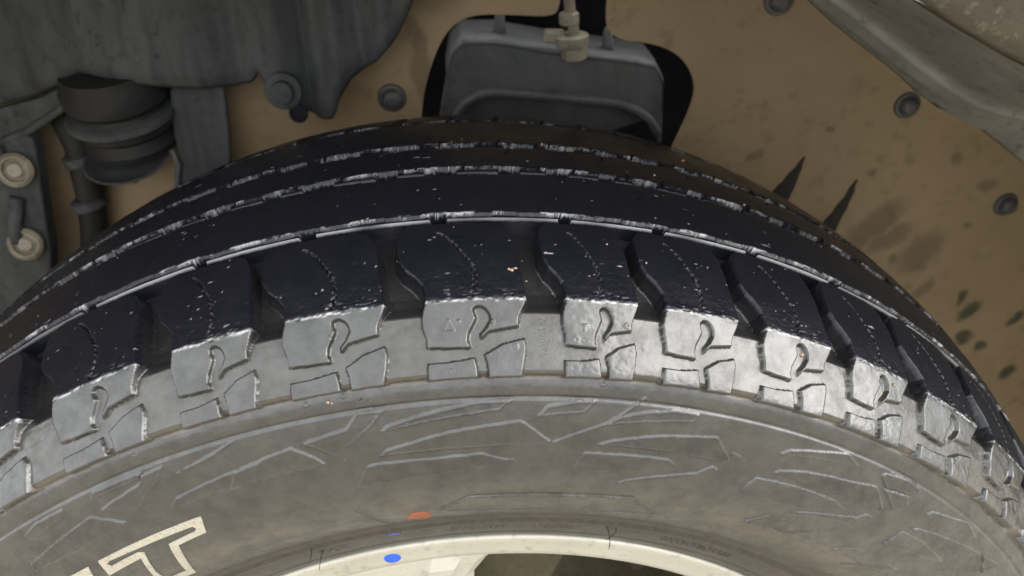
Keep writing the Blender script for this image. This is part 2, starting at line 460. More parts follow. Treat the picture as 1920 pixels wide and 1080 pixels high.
PANELS=[
 [(-9.63, 113.3), (-6.47, 116.4), (-5.63, 123.2), (-3.86, 122.6), (-4.82, 115.7), (-7.68, 103.1)],
 [(-14.72, 107.9), (-12.24, 110.6), (-10.47, 112.3), (-9.2, 105.7), (-8.56, 100.6), (-10.97, 99.6), (-13.78, 100.6), (-15.5, 100.6)],
 [(-3.93, 114.7), (-1.12, 118.9), (2.29, 122.8), (4.51, 122.8), (4.01, 120.6), (3.64, 118.1), (-0.4, 115.2), (-4.4, 112.0)],
 [(-4.83, 99.6), (-4.24, 102.8), (0.5, 109.1), (5.07, 113.0), (7.24, 102.1), (6.75, 100.3), (0.59, 99.8)],
 [(-5.82, 95.5), (-5.22, 96.3), (-0.81, 95.5), (2.47, 96.6), (3.39, 94.0), (4.75, 92.0), (-0.97, 86.7), (-6.85, 85.5)],
 [(6.14, 114.7), (9.32, 117.4), (10.0, 123.2), (8.85, 123.0), (6.76, 120.0)],
 [(11.0, 113.0), (11.5, 115.9), (13.54, 120.0), (15.77, 122.6), (17.37, 122.3), (17.19, 118.1), (13.78, 114.7), (11.16, 112.0)],
 [(10.68, 101.1), (11.24, 103.3), (13.54, 107.0), (15.37, 109.4), (19.18, 112.8), (20.95, 101.8), (20.5, 100.1), (15.89, 100.8)],
 [(9.05, 86.7), (9.8, 96.6), (13.37, 97.1), (16.13, 97.1), (17.18, 94.0), (15.1, 91.0), (9.53, 84.8)],
 [(12.91, 79.4), (13.33, 82.2), (18.81, 92.0), (19.73, 97.1), (20.42, 96.1), (18.22, 88.3)],
 [(-1.32, 59.3), (1.21, 69.3), (4.38, 69.3), (8.79, 69.3), (15.0, 70.4), (17.83, 59.3), (11.76, 55.7), (6.92, 55.9), (2.21, 56.6)],
 [(24.4, 111.8), (25.05, 115.0), (27.84, 119.6), (29.76, 122.6), (31.09, 118.5), (24.85, 111.3)],
 [(24.76, 100.8), (25.14, 103.1), (27.3, 106.7), (31.35, 110.1), (33.7, 113.0), (35.72, 104.0), (35.62, 101.3), (29.51, 100.6)],
 [(23.08, 86.7), (23.66, 96.3), (27.3, 97.6), (31.09, 97.6), (32.74, 95.0), (29.46, 88.6), (24.94, 85.3)],
 [(33.43, 119.4), (33.7, 121.1), (36.08, 123.2), (37.61, 121.7), (37.07, 116.9), (34.43, 114.5)],
 [(34.43, 113.3), (36.61, 105.5), (37.57, 111.1), (36.8, 115.9)],
 [(28.53, 82.4), (29.6, 85.3), (34.31, 93.8), (34.69, 97.3), (35.68, 97.8), (33.42, 88.6)],
 [(25.79, 68.8), (27.25, 77.3), (32.58, 78.0), (30.42, 70.0)],
 [(35.59, 71.3), (37.64, 79.1), (42.94, 79.6), (41.35, 72.9)],
 [(39.67, 102.1), (40.41, 104.5), (43.09, 108.4), (47.62, 114.2), (50.19, 109.1), (49.0, 103.6)],
 [(39.18, 98.3), (41.58, 99.8), (45.57, 97.8), (42.13, 91.8), (38.87, 87.1)],
 [(39.67, 112.5), (40.01, 115.7), (44.06, 122.1), (46.12, 119.1), (41.68, 113.7)],
 [(48.36, 114.7), (50.88, 117.9), (49.93, 107.9)],
 [(-24.8, 112.8), (-21.25, 116.9), (-20.71, 120.4), (-19.06, 121.1), (-19.67, 115.9), (-22.89, 104.0)],
 [(-25.76, 112.0), (-23.77, 101.6), (-28.5, 100.1), (-32.68, 101.8), (-32.49, 105.7), (-30.29, 107.9)],
 [(-18.6, 115.0), (-16.38, 118.3), (-13.57, 122.8), (-15.74, 117.4)],
 [(-19.47, 104.3), (-16.09, 107.2), (-12.8, 109.6), (-13.62, 99.1), (-20.22, 100.6)],
 [(-24.44, 122.1), (-22.19, 122.1), (-20.56, 121.9), (-21.12, 119.1), (-24.93, 118.7)],
 [(-30.94, 118.9), (-29.48, 121.3), (-27.11, 121.1), (-27.6, 117.1), (-30.37, 114.7)],
]
LINES=[
 [(-7.96, 68.8), (-6.7, 55.5), (-5.73, 44.9)],
 [(25.79, 68.8), (30.42, 70.0), (35.59, 71.3), (39.51, 71.5), (43.36, 72.9)],
 [(38.59, 64.3), (40.96, 74.2), (42.94, 79.6)],
 [(13.27, 126.0), (11.24, 113.0), (7.47, 101.6)],
 [(20.89, 105.7), (21.57, 104.8)],
]
def height(TH, SS):
    """TH (deg) columns, SS (mm) rows -> height, dust, piece label arrays of shape (rows, cols)"""
    th = TH[None, :] * np.ones((len(SS), 1)); s = SS[:, None] * np.ones((1, len(TH)))
    rr = np.interp(SS, PS, PQ[:, 1])[:, None] * 1e3
    xm = np.radians(th) * rr                              # arc mm
    xn = np.radians(th) * 380.0
    base = np.interp(SS, FLOOR_S, FLOOR_H)[:, None] * np.ones_like(th)
    h = base.copy()
    lab = np.zeros(h.shape, np.int32); best = np.full(h.shape, -1.2)
    dust_reflect = np.zeros(h.shape); film_lit = np.zeros(h.shape)
    thw = (TH - BD[0]) % 360.0 + BD[0]
    ui = np.clip(np.searchsorted(BD, thw, side='right') - 1, 0, NU - 1)
    rows = lambda a, b: slice(np.searchsorted(SS, a), np.searchsorted(SS, b))
    def put(R, cm, d, top, rad, code, k=5.0, margin=2.4, edge=None):
        hh = crown(d, rad, k) + top
        sub = h[R][:, cm]; nh = np.maximum(sub, hh)
        tmp = h[R]; tmp[:, cm] = nh; h[R] = tmp
        tb = best[R]; tl = lab[R]
        bb = tb[:, cm]; ll = tl[:, cm]
        w = (d > -margin) & (d > bb)
        w &= hh > (base[R][:, cm] + 0.02)
        bb = np.where(w, d, bb); ll = np.where(w, code, ll)
        tb[:, cm] = bb; tl[:, cm] = ll
    nj = fbm(xn, s, 2.6, 3, 3)                           # edge crumbling
    njs = fbm(xn, s, 1.1, 2, 9)
    uniq = sorted(set(ui.tolist()))
    todo = sorted(set([q % NU for q in uniq] + [(q + 1) % NU for q in uniq]))
    for q in todo:
        p = BD[q + 1] - BD[q]
        rel = (thw - BD[q] + 180) % 360 - 180
        U = rel / p
        cm = np.where((U > -.30) & (U < 1.02))[0]
        if not len(cm): continue
        u = U[cm][None, :]
        # --- shoulder block
        R = rows(141, 210)
        X = u * LN * np.ones((R.stop - R.start, 1)); Y = s[R][:, cm]
        n1 = nj[R][:, cm]; n2 = njs[R][:, cm]
        rough_w = np.exp(-((Y - 164) / 4) ** 2) * .35 + .12
        d = sdf(X, Y, mm(LUG)) + n1 * .5 * rough_w
        hk = sdf(X, Y, mm(HOOK))
        k_ = np.clip((Y - 160) / 8, 0, 1)
        put(R, cm, d, 0.0, .4, q * 16 + 1)
        sub = h[R]; v = sub[:, cm]
        inl = d > -.4
        v = np.where(inl, np.minimum(v, np.maximum(carve(hk, 2.2, 2.6), base[R][:, cm])), v)
        sd = pdist(X, Y, SIPE_MM)
        v = np.where(inl, np.minimum(v, carve(.36 + .25 * n2 - sd, 3.0, 9)), v)
        # feathered, torn edge between the tread face and the shoulder face
        e = np.exp(-((Y - 163.2) / 1.7) ** 2)
        nc = vnoise(xn[R][:, cm] / 2.2, Y / .55, 61) + .6 * vnoise(xn[R][:, cm] / .9, Y / .7, 62)
        chip = np.clip(nc - .08, 0, .5) * np.exp(-((Y - 165) / 2.4) ** 2) * (.10 + 1.2 * np.exp(-((u - .38) / .09) ** 2) + 1.1 * np.exp(-((u - .58) / .07) ** 2))
        v = np.where(d > .2, v + np.exp(-((Y - 163.2) / .9) ** 2) * (n1 * .3 + nc * .45) - chip * 1.3, v)
        sub[:, cm] = v; h[R] = sub
        # --- two small lugs under the shoulder block
        R = rows(128, 150)
        X = u * LN * np.ones((R.stop - R.start, 1)); Y = s[R][:, cm]
        n1 = nj[R][:, cm]
        put(R, cm, sdf(X, Y, mm(TABL)) + n1 * .12, -.55, .6, q * 16 + 2, 3.2, 1.4)
        put(R, cm, sdf(X, Y, mm(TABR)) + n1 * .12, -.55, .6, q * 16 + 3, 3.2, 1.4)
        # --- ribs of the tread
        def rib(a, b, code, slots, led, sh):
            R = rows(a - 5, b + 5)
            cs = np.where((U > -.02) & (U < 1.02))[0]
            if not len(cs): return
            uu = U[cs][None, :] * np.ones((R.stop - R.start, 1)); Y = s[R][:, cs]
            n1 = nj[R][:, cs]; n2 = njs[R][:, cs]
            step = sh(uu)
            d = np.minimum(Y - (a + step) + n1 * .45 + n2 * .45, (b - sh(uu + .5)) - Y + n1 * .4)
            for (u0, s0, u1, s1, wd) in slots:
                ds = pdist(uu * LN, Y, [(u0 * LN, s0), (u1 * LN, s1)]) - wd
                d = np.minimum(d, ds)
                ds2 = pdist(uu * LN - LN, Y, [(u0 * LN, s0), (u1 * LN, s1)]) - wd
                d = np.minimum(d, ds2); d = np.minimum(d, pdist(uu * LN + LN, Y, [(u0 * LN, s0), (u1 * LN, s1)]) - wd)
            put(R, cs, d, 0, .3, q * 16 + code, 7)
            # lower ledge along the near edge
            dl = np.minimum(Y - (a - 2.0) + n2 * .05, (a + 4) - Y)
            for (u0, u1) in led: dl = np.minimum(dl, np.maximum(u0 - uu, uu - u1) * LN)
            put(R, cs, dl, -1.5, .2, q * 16 + code, 7, 2.0)
        rib(213.2, 246, 4, [], [(.06, .19)], lambda t: .7 * (np.sin(t * 6.283 * 2) > .3))
        rib(252.4, 277, 5, [(.30, 250, .36, 256, .5), (.80, 279, .70, 268, .4), (.98, 250, .94, 255, .5)], [(.02, .28), (.62, .80)], lambda t: 1.1 * (np.mod(t * 2 + .3, 1) > .55))
        rib(282.6, 330, 6, [(.12, 280, .17, 287, .5), (.62, 280, .67, 287, .5)], [(.10, .45), (.70, .97)], lambda t: 1.1 * (np.mod(t * 2, 1) > .5))
        rib(335.3, 380, 7, [(.70, 333, .86, 384, 3.0), (.2, 333, .26, 345, .8)], [(-1, 2)], lambda t: .6 * (np.mod(t * 2 + .2, 1) > .5))
    # --- raised sidewall panels (fine part only)
    code = 100000; pm = np.zeros_like(h)
    def settle(P):
        P = np.array(P, float); P[:, 1] += .9 * np.interp(P[:, 1], [0, 78, 95, 110, 128], [0, 0, -.8, -2.5, -4.6]); return P
    for P in PANELS:
        P = settle(P)
        a0, a1 = P[:, 0].min() - .5, P[:, 0].max() + .5
        if a1 < TH[0] or a0 > TH[-1]: continue
        cs = np.where((TH > a0) & (TH < a1))[0]; R = rows(P[:, 1].min() - 2, P[:, 1].max() + 2)
        rc = np.interp(P[:, 1].mean(), PS, PQ[:, 1]) * 1e3
        pp = [(math.radians(t) * rc, y) for t, y in P]
        X = np.radians(th[R][:, cs]) * rc; Y = s[R][:, cs]
        d = sdf(X, Y, pp) + nj[R][:, cs] * .35
        add = np.clip(d / .5 + .5, 0, 1); add = add * add * (3 - 2 * add) * (.5 if P[:, 1].max() > 72 else .8)
        add = add + .26 * np.exp(-((d - .45) / .38) ** 2)
        tx = (d > .8) * njs[R][:, cs] * .05
        t_ = h[R]; t_[:, cs] = t_[:, cs] + add + tx; h[R] = t_
        t_ = pm[R]; t_[:, cs] = np.maximum(t_[:, cs], np.clip(d / .5, 0, 1) * (.35 + .65 * ((code * 7) % 5) / 4)); pm[R] = t_
        tl = lab[R]; ll = tl[:, cs]; tl[:, cs] = np.where((d > -.6) & (ll == 0), code, ll); lab[R] = tl
        code += 1
    for P in LINES:
        P = settle(P); cs = np.where((TH > P[:, 0].min() - .5) & (TH < P[:, 0].max() + .5))[0]
        if not len(cs): continue
        R = rows(P[:, 1].min() - 2, P[:, 1].max() + 2); rc = np.interp(P[:, 1].mean(), PS, PQ[:, 1]) * 1e3
        d = pdist(np.radians(th[R][:, cs]) * rc, s[R][:, cs], [(math.radians(t) * rc, y) for t, y in P])
        t_ = h[R]; t_[:, cs] += .6 * np.exp(-(d / .5) ** 2); h[R] = t_
    # --- moulded marks on the shoulder: triangle with plus, letter T, little rings
    def stroke(P, a=.4, wd=.28):
        P = np.array(P); cs = np.where((TH > P[:, 0].min() - .4) & (TH < P[:, 0].max() + .4))[0]
        if not len(cs): return
        R = rows(P[:, 1].min() - 1.5, P[:, 1].max() + 1.5)
        d = pdist(np.radians(th[R][:, cs]) * 368, s[R][:, cs], [(math.radians(t) * 368, y) for t, y in P])
        t_ = h[R]; t_[:, cs] += a * np.exp(-(d / wd) ** 2); h[R] = t_
    stroke([(.30, 150.2), (.94, 150.2), (.62, 154.9), (.30, 150.2)])
    stroke([(1.12, 154.1), (1.36, 154.1)], .3); stroke([(1.24, 153.2), (1.24, 155)], .3)
    stroke([(8.70, 152.6), (9.02, 152.6)], .3); stroke([(8.86, 152.6), (8.86, 150.2)], .3)
    for (ct, cs_, rd) in [(3.2, 153.1, .9), (8.3, 146.6, 1.1), (11.55, 153.6, .9), (4.6, 143.5, .8), (2.9, 141.2, .8), (.65, 134.6, 1.0), (-6.4, 153, .9), (-20.4, 126.5, 1.2), (-8.6, 127.0, 1.3), (-6.2, 128.2, 1.1), (10.3, 127.6, 1.2)]:
        stroke([(ct + math.degrees(rd * math.cos(a) / 368), cs_ + rd * math.sin(a)) for a in np.linspace(0, 6.283, 13)], .3, .25)
    # --- bead ridges, fine moulding rings, bead lettering relief
    S1 = SS[:, None]
    h += .55 * np.exp(-((S1 - 45.6) / .6) ** 2) + 1.3 * np.exp(-((S1 - 43.2) / 1.7) ** 2) - .9 * np.exp(-((S1 - 38.5) / 2.0) ** 2) + .5 * np.exp(-((S1 - 35) / .8) ** 2) - .5 * np.exp(-((S1 - 20.5) / 1.0) ** 2)
    bl = (np.sin(xn * 2.1) * np.sin(xn * .73 + 1.1) * np.sin((S1 - 29) * 1.25 + np.sin(xn * .5)) > .25) & (np.abs(S1 - 28.5) < 2.4)
    band = np.zeros_like(th)
    for (a, b) in [(-1, 5), (7.7, 12.2), (22, 31), (-14.5, -11.5)]: band += (th > a) & (th < b)
    h += .45 * bl * np.clip(band, 0, 1)
    # --- surface unevenness
    h += .12 * fbm(xm, s, 14, 3, 21) + .07 * fbm(xm, s, 3.2, 3, 31)
    shd = (s > 129) & (s < 163)
    h += np.where(shd, 0.05 * fbm(xm, s, 2.0, 2, 35) + .05 * np.clip(fbm(xm, s, 5, 3, 37) - .25, 0, 1), 0)
    tabm = (s > 131.5) & (s < 147) & (h > base + .6)
    h += np.where(tabm, njs * .09, 0)
    trd = (s > 166) & (s < 378)
    h += np.where(trd, .06 * vnoise(xm / 6, s / .5, 41) + .05 * vnoise(xm / 1.2, s / 1.2, 43), 0)
    pit = np.clip(vnoise(xm / 1.5, s / .8, 51) - .36, 0, 1) * 6
    h -= np.where(trd & (h > -1.2), pit * .35, 0)
    # --- dust settled in crevices, ground reflection painted at the bead, thin film on the side
    low = np.clip((-h + np.maximum(base * 0, -1.0)) / 3, 0, 1)
    sh_ = (s > 129) & (s < 158)
    dust_reflect = np.where(sh_, np.clip((-h - 1.2) / 1.6, 0, 1) * .16, 0) + np.where((s >= 158) & (s < 205), np.clip((-h - 4) / 4, 0, 1) * .05, 0)
    dust_reflect += np.where((s > 129) & (s < 134) & (h < -2.6), .35, 0)
    dust_reflect += np.interp(s + 5 * fbm(xm, s, 22, 3, 73), [25, 52, 88], [.42, .34, 0])  # brown towards the bead: reflected ground tone painted into the colour
    blot = np.clip(fbm(xm, s, 30, 3, 71) * 1.6 + .1, 0, 1)
    dust_reflect += np.where((s > 40) & (s < 158), blot * .02, 0)
    film_lit = np.interp(s + 1.6 * nj + njs, [0, 46, 70, 130, 158, 162.4, 163.6, 378, 379, SEND], [.08, .12, .62, .75, .7, .6, .03, .03, .3, .4])
    film_lit = film_lit * (1 - .42 * pm * np.clip(.8 + 1.0 * fbm(xm, s, 2.5, 3, 81), 0, 1))
    film_lit = np.where((s > 158.2) & (s < 380) & (h < -2.8), np.interp(s, [157.5, 184, 200, 206], [.30, .28, .12, .05]), film_lit)  # groove floors: lit tone fading to dark painted into the colour
    # --- scuffed pale rubber: torn shoulder fringe, tread scratches, plus edge highlights painted in
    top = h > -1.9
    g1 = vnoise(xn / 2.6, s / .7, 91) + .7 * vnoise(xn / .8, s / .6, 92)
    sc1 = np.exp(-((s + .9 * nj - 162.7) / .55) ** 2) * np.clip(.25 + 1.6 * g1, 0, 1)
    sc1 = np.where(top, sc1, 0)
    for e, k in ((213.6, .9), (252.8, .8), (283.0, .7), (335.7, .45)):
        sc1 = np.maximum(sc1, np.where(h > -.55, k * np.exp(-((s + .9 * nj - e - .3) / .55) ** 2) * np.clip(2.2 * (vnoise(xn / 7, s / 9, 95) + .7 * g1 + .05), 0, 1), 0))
    sc1 = np.maximum(sc1, np.where((h < -1.35) & (h > -2.0), .5 * np.exp(-((s - 211.5) / .24) ** 2) * np.clip(.75 + 1.2 * vnoise(xn / 14, s / 30, 94), 0, 1), 0))  # thin bright highlight painted along the rib ledge
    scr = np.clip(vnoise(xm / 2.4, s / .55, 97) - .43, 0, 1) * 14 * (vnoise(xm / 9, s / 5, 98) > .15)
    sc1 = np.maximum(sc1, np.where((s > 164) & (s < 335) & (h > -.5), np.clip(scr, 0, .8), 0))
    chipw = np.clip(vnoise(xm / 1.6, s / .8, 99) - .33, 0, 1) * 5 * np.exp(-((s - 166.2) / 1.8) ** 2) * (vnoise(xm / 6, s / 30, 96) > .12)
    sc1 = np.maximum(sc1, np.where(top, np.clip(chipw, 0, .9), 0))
    return h, np.clip(dust_reflect, 0, 1), film_lit, lab, np.clip(sc1, 0, 1)


def grid_mesh(name, V, Q, dust_reflect, film_lit, scuff_glint, parent, mat=None):
    me = bpy.data.meshes.new(name)
    nv, nq = len(V), len(Q)
    me.vertices.add(nv); me.vertices.foreach_set('co', V.astype(np.float32).ravel())
    me.loops.add(nq * 4); me.loops.foreach_set('vertex_index', Q.astype(np.int32).ravel())
    me.polygons.add(nq); me.polygons.foreach_set('loop_start', np.arange(0, nq * 4, 4, dtype=np.int32))
    me.polygons.foreach_set('use_smooth', np.ones(nq, bool))
    for nm, arr in (('dust_reflect', dust_reflect), ('film_lit', film_lit), ('scuff_glint', scuff_glint)):
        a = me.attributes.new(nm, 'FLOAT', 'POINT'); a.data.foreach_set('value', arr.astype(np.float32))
    me.update(calc_edges=True)
    me.materials.append(mat or M_rub)
    o = bpy.data.objects.new(name, me); link(o, parent)
    return o

def grid_quads(nr, nc):
    i = np.arange(nr - 1)[:, None] * nc + np.arange(nc - 1)[None, :]
    return np.stack([i, i + nc, i + nc + 1, i + 1], -1).reshape(-1, 4)

SS = np.r_[np.arange(0, 10, 1.5), np.arange(10, 46, .8), np.arange(46, 127, .5), np.arange(127, 167, .4), np.arange(167, 214, .5),
           np.arange(214, 340, .6), np.arange(340, SEND, 2.0), SEND]
T0, T1 = -42.0, 56.0
TH = np.arange(T0, T1 + .001, .075)
h, dust_reflect, film_lit, lab, scuff_glint = height(TH, SS)
V = surf(TH[None, :] * np.ones((len(SS), 1)), SS[:, None] * np.ones((1, len(TH))), h).reshape(-1, 3)
Qd = grid_quads(len(SS), len(TH))
ql = lab.reshape(-1)[Qd]
qlab = np.where((ql == ql[:, :1]).all(1), ql[:, 0], ql.max(1))
dr, fr, cr_ = dust_reflect.reshape(-1), film_lit.reshape(-1), scuff_glint.reshape(-1)
# the far side of the carcass outside the camera's arc, coarser
SS2 = SS[::3] if (len(SS) - 1) % 3 == 0 else np.r_[SS[::3], SS[-1]]
TH2 = np.linspace(T1, T0 + 360, 420)
h2, d2, f2, _l, c2 = height(TH2, SS2)
V2 = surf(TH2[None, :] * np.ones((len(SS2), 1)), SS2[:, None] * np.ones((1, len(TH2))), h2).reshape(-1, 3)
Q2 = grid_quads(len(SS2), len(TH2))

def extract(mask):
    q = Qd[mask]; used, inv = np.unique(q.ravel(), return_inverse=True)
    return V[used], inv.reshape(-1, 4), dr[used], fr[used], cr_[used]

v0, q0, a0, b0, c0 = extract(qlab == 0)
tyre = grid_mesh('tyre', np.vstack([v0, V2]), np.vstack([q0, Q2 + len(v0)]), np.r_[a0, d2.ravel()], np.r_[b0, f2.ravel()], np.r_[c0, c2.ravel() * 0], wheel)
tyre.location = (0, 0, AX)
NM = {1: 'shoulder_block', 2: 'side_lug', 3: 'side_lug', 4: 'rib_block', 5: 'rib_block', 6: 'rib_block', 7: 'inner_shoulder_block'}
order = np.argsort(qlab, kind='stable'); sl = qlab[order]
cuts = np.flatnonzero(np.diff(sl)) + 1
for idx in np.split(order, cuts):
    L_ = int(qlab[idx[0]])
    if L_ == 0: continue
    q = Qd[idx]; used, inv = np.unique(q.ravel(), return_inverse=True)
    nm = 'sidewall_panel' if L_ >= 100000 else NM[L_ % 16]
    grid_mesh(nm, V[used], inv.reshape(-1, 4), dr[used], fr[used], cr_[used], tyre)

# ---- white outlined letter and its neighbour, laid proud on the sidewall
def ring_letter(name, outer, inner, lift, mat):
    bm = bmesh.new(); ed = []
    for Lp in (outer, inner):
        if not Lp: continue
        P = []
        for i in range(len(Lp)):
            a, b = np.array(Lp[i]), np.array(Lp[(i + 1) % len(Lp)])
            n = max(1, int(max(abs(b[0] - a[0]) / .5, abs(b[1] - a[1]) / 2.5)))
            for k in range(n): P.append(a + (b - a) * k / n)
        vs = [bm.verts.new((p[0], p[1], 0)) for p in P]
        ed += [bm.edges.new((vs[i], vs[(i + 1) % len(vs)])) for i in range(len(vs))]
    r = bmesh.ops.triangle_fill(bm, use_beauty=True, use_dissolve=False, edges=ed)
    fs = [x for x in r['geom'] if isinstance(x, bmesh.types.BMFace)]
    bmesh.ops.subdivide_edges(bm, edges=bm.edges[:], cuts=1, use_grid_fill=True)
    ex = bmesh.ops.extrude_face_region(bm, geom=bm.faces[:])
    top = set(x for x in ex['geom'] if isinstance(x, bmesh.types.BMVert))
    bm.verts.ensure_lookup_table()
    for v in bm.verts:
        t, s = v.co.x, v.co.y
        hb = float(np.interp(s, FLOOR_S, FLOOR_H))
        c = surf(t, s, hb + (lift if v in top else -.6))
        v.co = Vector(c.tolist())
    bmesh.ops.recalc_face_normals(bm, faces=bm.faces)
    me = bpy.data.meshes.new(name); bm.to_mesh(me); bm.free(); me.materials.append(mat)
    o = bpy.data.objects.new(name, me); link(o, tyre)
    return o
TOUT = [(-28.19, 89.8), (-18.79, 90.5), (-19.41, 81.5), (-22.06, 80.1), (-24.02, 56.8), (-27.15, 56.8), (-26.8, 63.9), (-25.38, 81.6), (-28.74, 80.6)]
TIN = [(-27.98, 86.2), (-27.5, 87.4), (-24.63, 86.9), (-19.9, 87.0), (-19.78, 85.3), (-20.13, 83.9), (-22.6, 82.6), (-24.25, 61.0), (-26.3, 61.4), (-25.99, 69.3), (-24.75, 83.6), (-25.2, 85.0), (-27.85, 84.4)]
o = ring_letter('letter', TOUT, TIN, .55, M_white); o['label'] = 'worn white outlined letter T'
o = ring_letter('letter', [(-31.6, 89.9), (-29.24, 89.6), (-29.95, 82.5), (-31.3, 60), (-33.6, 60), (-35.6, 66), (-33.2, 80)], [(-31.7, 86), (-30.6, 84), (-32.2, 64), (-33.2, 64), (-34.6, 68)], .55, M_white)
o['label'] = 'worn white outlined letter beside the T'

# ---- moulded serial text on the void strip, reading upward
cu = bpy.data.curves.new('moulded_text', 'FONT'); cu.body = '930U/02 0A'; cu.size = 1.0; cu.extrude = 0.05
to = bpy.data.objects.new('moulded_text_source', cu); col.objects.link(to)
bpy.context.view_layer.update()
dg = bpy.context.evaluated_depsgraph_get()
tm = bpy.data.meshes.new_from_object(to.evaluated_get(dg))
bpy.data.objects.remove(to)
xs = [v.co.x for v in tm.vertices]; wx = max(xs) - min(xs)
for v in tm.vertices:
    along = (v.co.x - min(xs)) / wx
    sv = 140.5 + along * 16.0
    c = surf(6.55 - v.co.y * .62, sv, float(np.interp(sv, FLOOR_S, FLOOR_H)) + (.28 if v.co.z > 0 else -.4))
    v.co = Vector(c.tolist())
tm.materials.clear(); tm.materials.append(simple('text_rubber', (0.05, 0.05, 0.052), (0.12, 0.12, 0.12), 400, 0.4))
tm.name = 'moulded_text'
o = bpy.data.objects.new('moulded_text', tm); link(o, tyre); o['label'] = 'small moulded serial characters on the groove floor'

# ---- paint dots on tyre
def surf_dot(name, ct, cs, rt, rs, lift, mat, n=22, jit=.12):
    ring = []
    for k in range(n):
        a = 2 * math.pi * k / n; q = 1 + random.uniform(-jit, jit)
        ring.append((ct + rt * q * math.cos(a), cs + rs * q * math.sin(a)))
    Vv, Ff = [], []
    for f, dz in ((1.0, -.25), (.97, lift), (.6, lift), (.0, lift)):
        for (t, s) in ring:
            tt, s_ = ct + (t - ct) * f, cs + (s - cs) * f
            e = 1.3 * math.exp(-((s_ - 43.2) / 1.7) ** 2) - .9 * math.exp(-((s_ - 38.5) / 2.0) ** 2)
            Vv.append(surf(tt, s_, dz + e).tolist())
    for i in range(3):
        for k in range(n): Ff.append((i * n + k, i * n + (k + 1) % n, (i + 1) * n + (k + 1) % n, (i + 1) * n + k))
    return mesh_obj(name, Vv, Ff, mat, tyre, smooth=True)
surf_dot('paint_dot', -3.2, 53.6, 1.2, 5.4, .12, M_orange)['label'] = 'orange paint dot'
surf_dot('paint_mark', -6.5, 32.2, .75, 1.0, .14, M_blue2, jit=.25)['label'] = 'faded blue paint mark'

# ---- rubber whiskers left by the mould vents
for (path) in [[(15.3, 33, .2), (15.75, 30, 1.5), (16.3, 25, 4.5), (16.7, 19, 6.0)], [(16.5, 31, .2), (16.6, 29.4, 1.0), (16.15, 26.5, 2.6), (15.8, 24.5, 3.2)],
               [(-14.6, 36, .2), (-14.9, 33, 1.2), (-15.6, 28, 2.5)], [(-13.9, 31, .2), (-14.4, 28, 1.6), (-15.4, 21, 5)],
               [(-5, 127, -2), (-5.1, 127, .4)], [(26.5, 31, 0), (26.7, 29, 1.5)]]:
    pts = [surf(a, b, c).tolist() for a, b, c in path]
    P2 = []
    for i in range(len(pts) - 1):
        for t in np.linspace(0, 1, 5)[:-1]: P2.append(np.array(pts[i]) * (1 - t) + np.array(pts[i + 1]) * t)
    P2.append(np.array(pts[-1]))
    tube('rubber_whisker', P2, [.00026 - .00012 * i / len(P2) for i in range(len(P2))], M_blackrub, tyre, 6)

# ---- alloy rim: flange and barrel, spokes, dot
def revolve(pr, a0=0, a1=360, n=240):
    Vv, Ff = [], []
    full = abs(a1 - a0 - 360) < 1e-6
    m = n if full else n + 1
    for (w, r) in pr:
        for k in range(m):
            t = math.radians(a0 + (a1 - a0) * k / n)
            Vv.append((r * math.sin(t), -w, r * math.cos(t)))
    for i in range(len(pr) - 1):
        for k in range(n):
            k2 = (k + 1) % m if full else k + 1
            Ff.append((i * m + k, i * m + k2, (i + 1) * m + k2, (i + 1) * m + k))
    return Vv, Ff
Vv, Ff = revolve([(.094, .2330), (.1000, .2400), (.1045, .2430), (.1075, .2440), (.1088, .2432), (.1090, .2418), (.1078, .2385), (.1068, .2320), (.1062, .2285), (.1045, .2268), (.098, .2258), (.06, .2200), (.02, .205), (-.06, .205), (-.10, .2300), (-.105, .2420), (-.098, .2400), (-.062, .212), (.02, .212), (.06, .2270), (.094, .2330)], n=300)
rim = mesh_obj('rim', Vv, Ff, M_rim, wheel, smooth=True)
def spoke(c, wd):
    # box-section spoke, wide at the rim and narrow at the hub, raised centre facet
    prof_ = [(.2312, wd * 1.12, .1058), (.2285, wd, .1060), (.222, wd * .86, .1056), (.21, wd * .72, .1045), (.16, wd * .60, .099), (.075, wd * .9, .092)]
    Vv, Ff = [], []
    for (r, w_, y) in prof_:
        for (f, dy) in ((-1.0, -.03), (-1.0, -.004), (-.86, 0.0), (.28, .0003), (.36, .0032), (.64, .0032), (.655, .0003), (.86, 0.0), (1.0, -.004), (1.0, -.03)):
            t = math.radians(c + f * w_ * (.2278 / max(r, .11)) ** .35)
            Vv.append((r * math.sin(t), -(y + dy * (0 if (r > .2275 and dy > 0) else 1)), r * math.cos(t)))
    m = 10
    for i in range(len(prof_) - 1):
        for k in range(m): Ff.append((i * m + k, i * m + (k + 1) % m, (i + 1) * m + (k + 1) % m, (i + 1) * m + k))
    o = mesh_obj('spoke', Vv, Ff, M_rim, rim, bevel=.0012)
    return o
for k in range(6): spoke(-8.5 + 60 * k, 13.5)
lathe('hub_cap', [(-.03, .08), (.02, .078), (.024, .07), (.026, .04), (.026, .0)][:4], (0, -.066, 0), (0, -1, 0), M_rim, rim, 48)
Vv = []; Ff = []
for ring_, rr_ in enumerate((1.0, .95, .5, .02)):
    for k in range(28):
        a = 2 * math.pi * k / 28
        t = math.radians(-8.15 + 1.02 * rr_ * math.cos(a)); r = .2351 + .0040 * rr_ * math.sin(a)
        wv = np.interp(r, [.2285, .2320, .2385, .2418], [.1062, .1068, .1078, .1090])
        Vv.append((r * math.sin(t), -(wv + (0.00025 if ring_ else -.0003)), r * math.cos(t)))
for i in range(3):
    for k in range(28): Ff.append((i * 28 + k, i * 28 + (k + 1) % 28, (i + 1) * 28 + (k + 1) % 28, (i + 1) * 28 + k))
